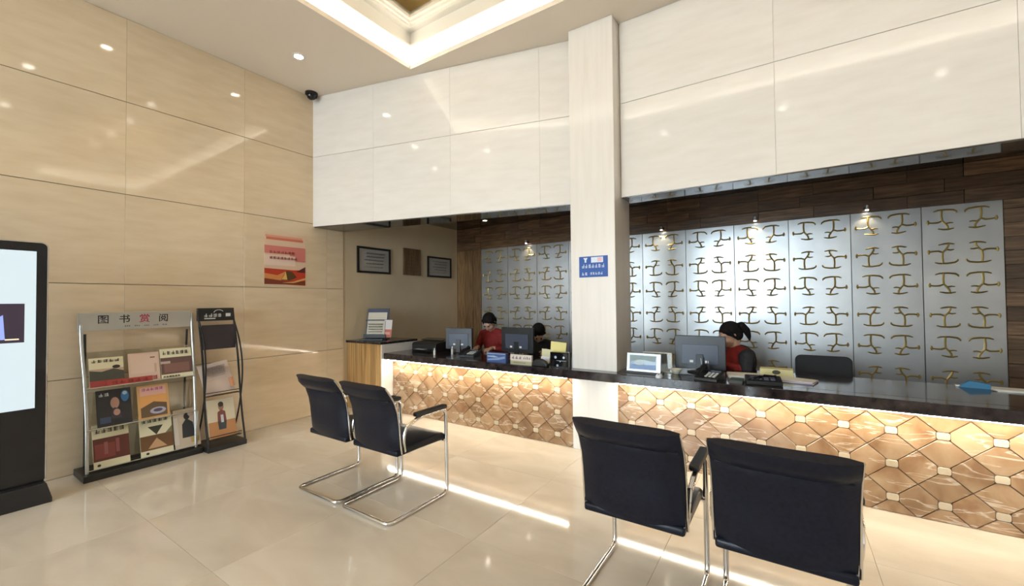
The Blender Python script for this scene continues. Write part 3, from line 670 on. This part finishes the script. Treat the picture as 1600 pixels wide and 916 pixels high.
# dark printer with raised paper support
px_, py_, _ = on_top(655, 549)
pr = thing('printer', 'low black desktop printer beside the wooden end unit', 'printer', (-4.08, 4.18, Tz))
MB().prism([(-.15, 0), (.15, 0), (.15, .10), (.10, .125), (-.13, .11), (-.15, .09)], -.22, .22, 'x').build('body', m_black, pr, bevel=.006)
MB().box(-.20, .20, .02, .15, .128, .138, mat=Matrix.Rotation(math.radians(8), 4, 'X')).build('lid', m_blackgloss, pr, bevel=.003)
MB().box(-.15, .15, -.22, -.14, .02, .028).build('paper_tray', m_mesh_dark, pr, bevel=.002)
MB().box(-.10, .06, -.20, -.10, .029, .032).build('paper_sheet', pal, pr)
def bottle(label, loc, r, h, m, capm, group=None):
    t = thing('bottle', label, 'bottle', loc, 0, group)
    MB().lathe([(r*.9, 0), (r, .004), (r, h*.62), (r*.55, h*.76), (r*.45, h*.84)], 16).build('body', m, t, smooth=True)
    MB().lathe([(r*.5, h*.835), (r*.5, h), (r*.4, h*1.01)], 14).build('cap', capm, t, smooth=True)
x, y, _ = on_top(679, 555)
bottle('small white bottle on the worktop near the printer', (x, y, Tz), .014, .085, m_paper, m_paper)
bottle('small white bottle in front of the monitor beside the printer', (-3.50, 3.95, Tz), .014, .10, C(.6, .62, .62), m_paper)
def phone(label, loc, rz, m=m_black):
    t = thing('telephone', label, 'telephone', loc, rz)
    MB().prism([(-.10, 0), (.10, 0), (.10, .065), (-.10, .025)], -.09, .09, 'x').build('body', m, t, bevel=.005)
    MB().tube([(-.065, -.09, .055), (-.065, -.06, .075), (-.065, 0, .085), (-.065, .06, .098), (-.065, .09, .09)], [.02, .022, .014, .022, .02], 10).build('handset', m, t, smooth=True)
    kp = MB()
    for a in range(3):
        for b in range(4): kp.box(-.015+.03*a, .005+.03*a, -.07+.028*b, -.052+.028*b, .034+.0055*b, .042+.0055*b)
    kp.build('keypad', C(.45, .45, .44), t)
    MB().box(-.01, .07, .055, .085, .058, .068).build('display', m_monpanel, t)
phone('black desk telephone with grey keys between monitor and red shirt', (-3.19, 3.93, Tz), .2)
# small standing signs
def desk_box(name, label, cat, loc, w, h, dpt, m, rz=0, bevel=.002):
    t = thing(name, label, cat, loc, rz); MB().box(-w/2, w/2, 0, dpt, 0, h).build('body', m, t, bevel=bevel); return t
a, b = Vector(on_top(757, 568)), Vector(on_top(790, 570))
t = desk_box('desk_sign', 'blue tent sign with pale wave stripes on the worktop', 'sign', (-2.62, 3.66, Tz), .25, .105, .05, C(.055, .10, .26))
sw = MB(); sw.prism([(-.115, .07), (-.03, .075), (.03, .06), (-.02, .055), (-.115, .06)], -.001, 0, 'y', C(.35, .45, .62)); sw.prism([(-.115, .02), (.02, .03), (.115, .05), (.115, .075), (.0, .05), (-.115, .035)], -.0012, 0, 'y', C(.22, .33, .58)); sw.box(-.12, .12, -.001, 0, .092, .1, C(.32, .42, .58))
sw.build('sign_print', None, t)
t = desk_box('desk_sign', 'white and pink lettered sign board on the worktop beside the blue sign', 'sign', (-2.32, 3.68, Tz), .26, .10, .03, C(.70, .62, .58))
sw = MB()
for p in glyphs(-.11, .02, .055, .032, 3, 120): sw.prism(p, -.001, 0, 'y', C(.12, .03, .04))
for p in glyphs(.03, .12, .058, .026, 4, 121): sw.prism(p, -.001, 0, 'y', ink)
sw.box(-.128, .128, -.0008, 0, .004, .036, C(.46, .42, .24)); sw.box(-.09, .06, -.0014, 0, .012, .024, C(.30, .27, .12))
sw.build('sign_print', None, t)
leaflet('small white card leaning behind the black tape dispenser', .10, .085, (-2.10, 3.79, Tz), C(.70, .70, .78), [], lean=-18, name='card')
t = thing('tape_dispenser', 'rounded black tape dispenser at the front edge of the worktop', 'stationery', (-2.09, 3.685, Tz), .0)
MB().prism([(-.09, 0), (.09, 0), (.09, .02), (.06, .055), (.01, .075), (-.04, .07), (-.08, .04)], -.03, .03, 'y').build('body', m_black, t, bevel=.008)
MB().lathe([(.03, -.012), (.03, .012)], 18, (.0, 0, .045), axis='y').build('tape_roll', m_mesh_dark, t, smooth=True)
t = thing('document_holder', 'upright yellow folded document sheets beside the black box', 'papers', (-2.08, 3.90, Tz), -.05)
yel = C(.82, .72, .28)
MB().prism([(-.02, .0), (.16, .0), (.185, .225), (.0, .235)], .0, .006, 'y').build('yellow_sheet', yel, t)
MB().prism([(-.10, .0), (.045, .02), (.055, .145), (-.095, .155)], -.03, -.025, 'y').build('pale_sheet', C(.74, .68, .42), t)
MB().box(-.06, .10, .006, .05, 0, .02).build('foot', m_black, t)
t = desk_box('card_terminal', 'black acrylic box with small white icons against the column', 'box', (-1.885, 3.70, Tz), .20, .15, .07, m_blackgloss)
ic = MB()
for x, z_, s in ((-.04, .10, .014), (.05, .10, .012), (-.02, .02, .012), (.01, .06, .006)): ic.prism(ell(x, z_, s, s, 8), -.0012, 0, 'y', C(.42, .48, .55))
ic.box(-.03, .075, -.001, 0, .065, .07, C(.3, .34, .38)); ic.build('icons', None, t)
# right of the column
t = thing('photo_frame', 'silver framed picture stand on the worktop next to the column', 'frame', (-1.09, 3.80, Tz), .0)
f = MB(); Rf = Matrix.Rotation(math.radians(-10), 4, 'X')
for a, b, c_, d_ in ((-.15, .15, .012, .03), (-.15, .15, .158, .175), (-.15, -.125, .03, .158), (.115, .15, .03, .158)): f.box(a, b, -.012, 0, c_, d_, mat=Rf)
f.build('frame', M('dull_steel', (.30, .31, .31), .35, .8), t); MB().box(-.125, .115, -.008, -.004, .03, .158, mat=Rf).build('picture', C(.10, .15, .20, .12), t)
pp = MB(); pp.prism(rc(-.12, .032, .11, .075), -.0092, -.008, 'y', C(.22, .33, .55), Rf); pp.prism(ell(-.04, .09, .045, .02), -.0096, -.008, 'y', C(.50, .58, .62), Rf); pp.prism([(-.12, .1), (-.02, .12), (.10, .105), (.11, .155), (-.12, .155)], -.009, -.008, 'y', C(.25, .33, .33), Rf); pp.build('picture_print', None, t)
MB().box(-.155, .165, -.03, .075, 0, .012).build('foot', m_black, t, bevel=.002)
t = thing('acrylic_sheet_holder', 'upright clear plastic sign holder behind the silver framed picture', 'holder', (-1.00, 3.93, Tz))
f = MB()
for a, b, c_, d_ in ((-.13, .13, 0, .01), (-.13, .13, .17, .18), (-.13, -.118, .01, .17), (.118, .13, .01, .17)): f.box(a, b, 0, .008, c_, d_)
f.build('rim', C(.55, .50, .40), t); MB().box(-.118, .118, .003, .005, .01, .17).build('sheet', m_clear, t)
def mouse(label, loc, m, rz=0):
    t = thing('computer_mouse', label, 'mouse', loc, rz)
    mb = MB(); mb.lathe([(.03, 0), (.032, .008), (.028, .02), (.018, .03), (.004, .034)], 18); mb.v = [(v[0]*.9, v[1]*1.6, v[2]) for v in mb.v]; mb.build('shell', m, t, smooth=True)
    MB().lathe([(.008, -.003), (.008, .003)], 12, (0, -.028, .026), axis='x').build('wheel', m_black, t, smooth=True)
mouse('white computer mouse at the front edge of the worktop near the framed picture', on_top(1030, 590), C(.70, .72, .78))
t = thing('bowl', 'small cream bowl at the foot of the monitor', 'bowl', (-.83, 3.90, Tz))
MB().lathe([(.02, 0), (.025, .004), (.045, .035), (.048, .045), (.044, .045), (.022, .01), (.005, .008)], 20).build('dish', C(.62, .58, .45), t, smooth=True)
t = thing('pen_cup', 'dark pen cup in front of the monitor by the ponytail', 'cup', (-.60, 3.90, Tz))
MB().lathe([(.032, 0), (.034, .09), (.030, .09), (.028, .01)], 18).build('cup', C(.03, .035, .05, .25), t, smooth=True)
for k in range(4):
    a = k*1.6; MB().tube([(.012*math.cos(a), .012*math.sin(a), .012), (.026*math.cos(a), .026*math.sin(a), .135+.01*k)], .0035, 6).build('pen', (m_black, C(.1, .12, .3), C(.5, .5, .5), m_black)[k], t)
phone('black desk telephone among papers beside the pen cup', (-.54, 3.76, Tz), -.2)
def sheets(label, loc, w, d_, n, cols, rz, cat='papers', name='paper_stack'):
    t = thing(name, label, cat, loc, rz); z = 0
    for k in range(n):
        h = .004; mb = MB(); R3 = Matrix.Rotation(random.uniform(-.15, .15), 4, 'Z')
        mb.box(-w/2, w/2, -d_/2, d_/2, z, z+h-.0005, mat=R3).build('sheet', cols[k % len(cols)], t); z += h
    return t
sheets('stack of pale papers lying behind the telephone', (-.30, 4.06, Tz), .28, .20, 5, [m_paper, C(.6, .6, .62)], .1)
sheets('green and dark red booklets lying in front of the papers', (-.345, 3.78, Tz), .09, .15, 5, [C(.06, .11, .10), C(.12, .03, .03)], .1, 'booklets')
t = thing('card_reader', 'black card reader with keypad and cables in front of the tissue box', 'device', (-.165, 3.80, Tz), .15)
MB().prism([(-.09, 0), (.09, 0), (.09, .05), (.02, .06), (-.09, .03)], -.12, .12, 'x').build('body', m_black, t, bevel=.006)
for k in range(3): MB().tube([(-.10+.03*k, -.06, .04), (-.06+.03*k, -.09, .06+.01*k), (.02+.03*k, -.06, .07), (.09, .02+.02*k, .06)], .006, 6).build('cable', m_blackgloss, t, smooth=True)
kp = MB()
for a in range(4):
    for b in range(3): kp.box(-.09+.045*a, -.06+.045*a, -.065+.03*b, -.045+.03*b, .038+.005*b, .046+.005*b)
kp.build('keys', C(.10, .10, .14), t)
t = thing('tissue_box', 'pale yellow tissue box with a dark opening behind the papers', 'box', (-.085, 4.22, Tz), .02)
MB().box(-.12, .12, -.055, .055, 0, .065).build('carton', C(.66, .60, .30), t, bevel=.003)
MB().prism(ell(0, .040, .03, .018), -.0565, -.055, 'y').build('opening', C(.06, .05, .03), t)
sheets('purple and white papers lying near the empty office chair', (.06, 4.03, Tz), .24, .17, 4, [m_paper, C(.42, .32, .55), C(.58, .52, .62)], -.3)
t = thing('folder', 'blue folder leaning at the far end of the worktop', 'folder', (1.13, 4.38, Tz), -.1)
MB().prism([(-.09, 0), (.08, 0), (.07, .035), (-.03, .05)], -.02, .02, 'y').build('cover', C(.03, .17, .32), t)
MB().box(-.10, .08, -.015, .015, .002, .012).build('pages', m_paper, t)
sheets('loose white sheets beside the blue folder', (1.30, 4.36, Tz), .20, .14, 3, [m_paper, C(.55, .56, .50)], .1)

# ================================================================== OFFICE CHAIRS AND PEOPLE
def office_chair(label, x, y, rz):
    t = thing('office_chair', label, 'chair', (x, y, 0), rz, 'black office chairs behind the counter')
    MB().prism(rrect(-.215, .215, .50, .915, .05, 5), .20, .235, 'y').build('backrest', m_cloth, t, bevel=.010)
    MB().prism(rrect(-.22, .22, -.21, .21, .06, 5), .41, .46, 'z').build('seat', m_cloth, t, bevel=.012)
    MB().tube(round_path([(0, .10, .40), (0, .25, .40), (0, .25, .70)], .06), .018, 8).build('back_bar', m_black, t, smooth=True)
    MB().lathe([(.035, .09), (.035, .25), (.02, .25), (.02, .41)], 14).build('gas_lift', m_chrome, t, smooth=True)
    for k in range(5):
        a = 2*PI*k/5+.3; ca, sa = math.cos(a), math.sin(a)
        MB().tube([(0, 0, .10), (.15*ca, .15*sa, .085), (.28*ca, .28*sa, .07)], [.022, .018, .014], 8).build('leg', m_black, t, smooth=True)
        MB().lathe([(.027, -.012), (.027, .012)], 14, (.28*ca, .28*sa, .027), axis='x').build('castor', m_black, t, smooth=True)
    return t
oc = office_chair('empty black office chair drawn up to the counter', .272, 4.62, 0)
def cap_chain(bm, pts, n=12):
    """overlapping spheres/cones along a chain of (pos, radius)"""
    for i, (p, r) in enumerate(pts):
        bmesh.ops.create_uvsphere(bm, u_segments=n, v_segments=8, radius=r, matrix=Matrix.Translation(p))
        if i:
            q, s = pts[i-1]; dv = Vector(p)-Vector(q)
            if dv.length < 1e-5: continue
            mt = Matrix.Translation((Vector(p)+Vector(q))/2) @ dv.to_track_quat('Z', 'Y').to_matrix().to_4x4()
            bmesh.ops.create_cone(bm, cap_ends=True, segments=n, radius1=s, radius2=r, depth=dv.length, matrix=mt)
def ellipsoid(bm, c, r, rot=Matrix.Identity(4), n=16):
    bmesh.ops.create_uvsphere(bm, u_segments=n, v_segments=n//2+2, radius=1, matrix=Matrix.Translation(c) @ rot @ Matrix.Diagonal((*r, 1)))
def remeshed(bm, name, mat, voxel, parent, smooth=6):
    me = bpy.data.meshes.new(name); bm.to_mesh(me); bm.free()
    o = bpy.data.objects.new(name, me); COL.objects.link(o)
    rm = o.modifiers.new('r', 'REMESH'); rm.mode = 'VOXEL'; rm.voxel_size = voxel
    sm = o.modifiers.new('s', 'SMOOTH'); sm.iterations = smooth; sm.factor = .5
    bpy.context.view_layer.update()
    m2 = bpy.data.meshes.new_from_object(o.evaluated_get(bpy.context.evaluated_depsgraph_get()))
    bpy.data.objects.remove(o); bpy.data.meshes.remove(me); m2.name = name
    for p in m2.polygons: p.use_smooth = True
    m2.materials.clear(); m2.materials.append(mat)
    return link(name, m2, parent)
def person(label, x, y, rz, shirt, trousers, bow=.35, turn=0., side=0., ponytail=False, vest=None, seat=.46, hands=((-.10, -.40, .82), (.10, -.40, .82))):
    """seated figure; local -Y is forward. bow = forward lean of the head, turn = head yaw"""
    t = thing('person', label, 'person', (x, y, 0), rz)
    V = Vector
    hip = V((0, .0, seat+.10)); chest = V((0, -.05, seat+.36)); neck = V((0, -.075, seat+.525))
    hd = V((0, -.10-.05*bow, seat+.655-.035*bow))
    HR = Matrix.Rotation(turn, 4, 'Z') @ Matrix.Rotation(bow, 4, 'X') @ Matrix.Rotation(side, 4, 'Y')
    def hp(a, b, c): return hd + (HR @ V((a, b, c)))
    bm = bmesh.new()
    # trunk
    cap_chain(bm, [(hip+V((0, 0, -.02)), .125), (hip+V((0, -.01, .12)), .115), (chest, .13)])
    ellipsoid(bm, chest+V((0, 0, .03)), (.17, .11, .14)); ellipsoid(bm, hip, (.17, .13, .11))
    cap_chain(bm, [(V((-.165, -.05, seat+.46)), .05), (V((0, -.06, seat+.48)), .06), (V((.165, -.05, seat+.46)), .05)])
    cap_chain(bm, [(neck+V((0, .01, -.06)), .055), (neck, .05), (hd+(HR @ V((0, .02, -.05))), .052)])
    # head: cranium, jaw, chin, nose, ears, brow
    ellipsoid(bm, hp(0, .012, .03), (.074, .092, .09), HR); ellipsoid(bm, hp(0, -.028, -.035), (.058, .062, .068), HR)
    ellipsoid(bm, hp(0, -.062, -.082), (.026, .022, .02), HR)
    cap_chain(bm, [(hp(0, -.088, .015), .008), (hp(0, -.104, -.022), .0125)])
    for s in (-1, 1):
        ellipsoid(bm, hp(s*.076, .01, -.005), (.01, .02, .03), HR); ellipsoid(bm, hp(s*.03, -.075, .03), (.026, .012, .009), HR)
        ellipsoid(bm, hp(s*.012, -.093, -.028), (.008, .009, .007), HR)
    ellipsoid(bm, hp(0, -.084, -.052), (.024, .010, .0075), HR)
    arms = {}
    for s, hnd in zip((-1, 1), hands):
        sh = V((s*.175, -.05, seat+.455)); H = V(hnd); wr = H+V((-s*.0, .09, .015))
        mid = (sh+wr)/2; el = mid+V((s*.10, .06, -.10))
        cap_chain(bm, [(sh, .052), ((sh+el)/2, .046), (el, .038), ((el+wr)/2, .036), (wr, .025)])
        arms[s] = (sh, el, wr)
        cap_chain(bm, [(wr, .024), (wr+(H-wr)*.5+V((0, 0, .002)), .026)])
        ellipsoid(bm, wr+(H-wr)*.62, (.040, .045, .016))
        pb = wr+(H-wr)*1.0; f = (H-wr).normalized()
        for k, ln in enumerate((.060, .072, .076, .066)):       # little to index finger
            off = V((s*(.033-.022*k), 0, 0)); a = pb+off-f*.01
            cap_chain(bm, [(a, .0095), (a+f*ln*.5+V((0, 0, .008)), .009), (a+f*ln*.8+V((0, 0, -.004)), .008), (a+f*ln+V((0, 0, -.014)), .007)], 8)
        th = wr+(H-wr)*.45+V((-s*.035, 0, 0))
        cap_chain(bm, [(th, .013), (th+V((-s*.022, -.03, 0)), .011), (th+V((-s*.026, -.06, -.006)), .009)], 8)
        # legs
        hj = V((s*.09, -.02, seat+.07)); kn = V((s*.11, -.44, seat+.055)); an = V((s*.11, -.40, .09))
        cap_chain(bm, [(hj, .085), ((hj+kn)/2, .076), (kn, .058), (kn+(an-kn)*.35+V((0, .02, 0)), .055), (an, .036)])
        cap_chain(bm, [(an+V((0, .03, -.05)), .035), (an+V((0, -.06, -.055)), .033), (an+V((0, -.14, -.062)), .025)])
    remeshed(bm, 'body', m_skin, .0075, t, 4)
    # shirt
    bm = bmesh.new()
    ellipsoid(bm, chest+V((0, 0, .03)), (.183, .125, .15)); ellipsoid(bm, hip+V((0, 0, .03)), (.182, .145, .12))
    cap_chain(bm, [(hip+V((0, 0, 0)), .14), (hip+V((0, -.01, .12)), .135), (chest, .148)])
    cap_chain(bm, [(V((-.168, -.05, seat+.462)), .060), (V((-.07, -.055, seat+.485)), .062), (V((.07, -.055, seat+.485)), .062), (V((.168, -.05, seat+.462)), .060)])
    cap_chain(bm, [(neck+V((0, .005, -.075)), .066), (neck+V((0, .0, -.03)), .058)])
    for s in (-1, 1):
        sh, el, wr = arms[s]; cap_chain(bm, [(sh, .063), ((sh+el)/2, .057), (el, .049), ((el+wr)/2, .043), (wr+(el-wr)*.25, .037)])
    so = remeshed(bm, 'shirt', shirt, .011, t, 5)
    if vest:
        bm = bmesh.new(); ellipsoid(bm, chest+V((0, .035, .03)), (.197, .115, .158)); ellipsoid(bm, hip+V((0, .03, .05)), (.194, .135, .13))
        cap_chain(bm, [(V((-.165, -.03, seat+.462)), .066), (V((.165, -.03, seat+.462)), .066)])
        for s in (-1, 1):
            sh, el, wr = arms[s]; cap_chain(bm, [(sh, .069), ((sh+el)/2, .063), (el, .056)])
        remeshed(bm, 'jacket', vest, .011, t, 5)
    bm = bmesh.new(); ellipsoid(bm, hip+V((0, 0, -.02)), (.19, .15, .10))
    for s in (-1, 1):
        hj = V((s*.09, -.02, seat+.07)); kn = V((s*.11, -.44, seat+.055)); an = V((s*.11, -.40, .13))
        cap_chain(bm, [(hj, .096), ((hj+kn)/2, .087), (kn, .069), (kn+(an-kn)*.35+V((0, .02, 0)), .066), (an, .056)])
    remeshed(bm, 'trousers', trousers, .012, t, 5)
    # hair: cap over the cranium, fringe, nape
    bm = bmesh.new()
    ellipsoid(bm, hp(0, .026, .046), (.088, .098, .088), HR); ellipsoid(bm, hp(0, .065, -.01), (.075, .058, .075), HR)
    cap_chain(bm, [(hp(-.045, -.044, .062), .017), (hp(0, -.056, .066), .017), (hp(.045, -.044, .062), .017)]); cap_chain(bm, [(hp(-.058, -.035, .055), .016), (hp(-.045, -.062, .045), .010), (hp(-.03, -.072, .03), .006)])
    for s in (-1, 1): cap_chain(bm, [(hp(s*.068, -.025, .06), .022), (hp(s*.078, .0, .0), .014), (hp(s*.07, .03, -.05), .014)])
    if ponytail:
        cap_chain(bm, [(hp(0, .10, .05), .03), (hp(0, .145, .035), .038), (hp(0, .165, -.03), .036), (hp(0, .16, -.09), .022), (hp(0, .15, -.13), .008)])
    remeshed(bm, 'hair', m_hair, .007, t, 3)
    ey = MB()
    for s in (-1, 1):
        for v in [hp(s*.030, -.0835, .012)]: ey.lathe([(.001, -.006), (.009, -.003), (.010, 0), (.009, .003), (.001, .006)], 10, v, axis='y')
    ey.build('eyes', M('dark_eye', (.02, .012, .01), .2), t, smooth=True)
    mo_ = MB(); mo_.tube([hp(u*.022, -.094+.006*u*u, -.052) for u in (-1, -.5, 0, .5, 1)], [.002, .0035, .004, .0035, .002], 6); mo_.build('mouth', M('lips', (.40, .14, .12), .4), t, smooth=True)
    return t
red_c = varied('red_cloth', [(.3, (.17, .007, .007)), (.7, (.26, .012, .010))], (1, 1, 1), 30, 3, .8)
blk_c = varied('black_suit_cloth', [(.3, (.010, .010, .013)), (.7, (.020, .020, .024))], (1, 1, 1), 40, 3, .8)
person('person in a red shirt with short black hair bent over the worktop', -3.385, 4.72, .0, red_c, blk_c, bow=.8, seat=.535, hands=((-.12, -.33, .815), (.12, -.33, .815)))
person('person with black hair bowed low behind the monitor and yellow papers', -2.70, 4.80, .25, blk_c, blk_c, bow=.95, turn=.35, seat=.41, hands=((-.12, -.33, .815), (.12, -.33, .815)))
person('person with a black ponytail in a black jacket over red turned to the monitor', -.37, 4.68, -1.05, red_c, blk_c, bow=.45, turn=.0, ponytail=True, vest=blk_c, seat=.455, hands=((-.10, -.30, .82), (.10, -.34, .82)))
for lab, x, y, rz, hh in (('office stool under the person in the red shirt', -3.385, 4.72, 0, .535), ('office stool under the person behind the yellow papers', -2.70, 4.80, .25, .41), ('office stool under the person with the ponytail', -.37, 4.68, -1.05, .455)):
    c = thing('office_stool', lab, 'stool', (x, y, 0), rz, 'stools behind the counter')
    for ch_ in oc.children:
        if ch_.name.split('.')[0] in ('seat', 'gas_lift', 'leg', 'castor'):
            k = ch_.copy(); COL.objects.link(k); k.parent = c
            if ch_.name.startswith('seat'): k.location.z = hh-.46-.02
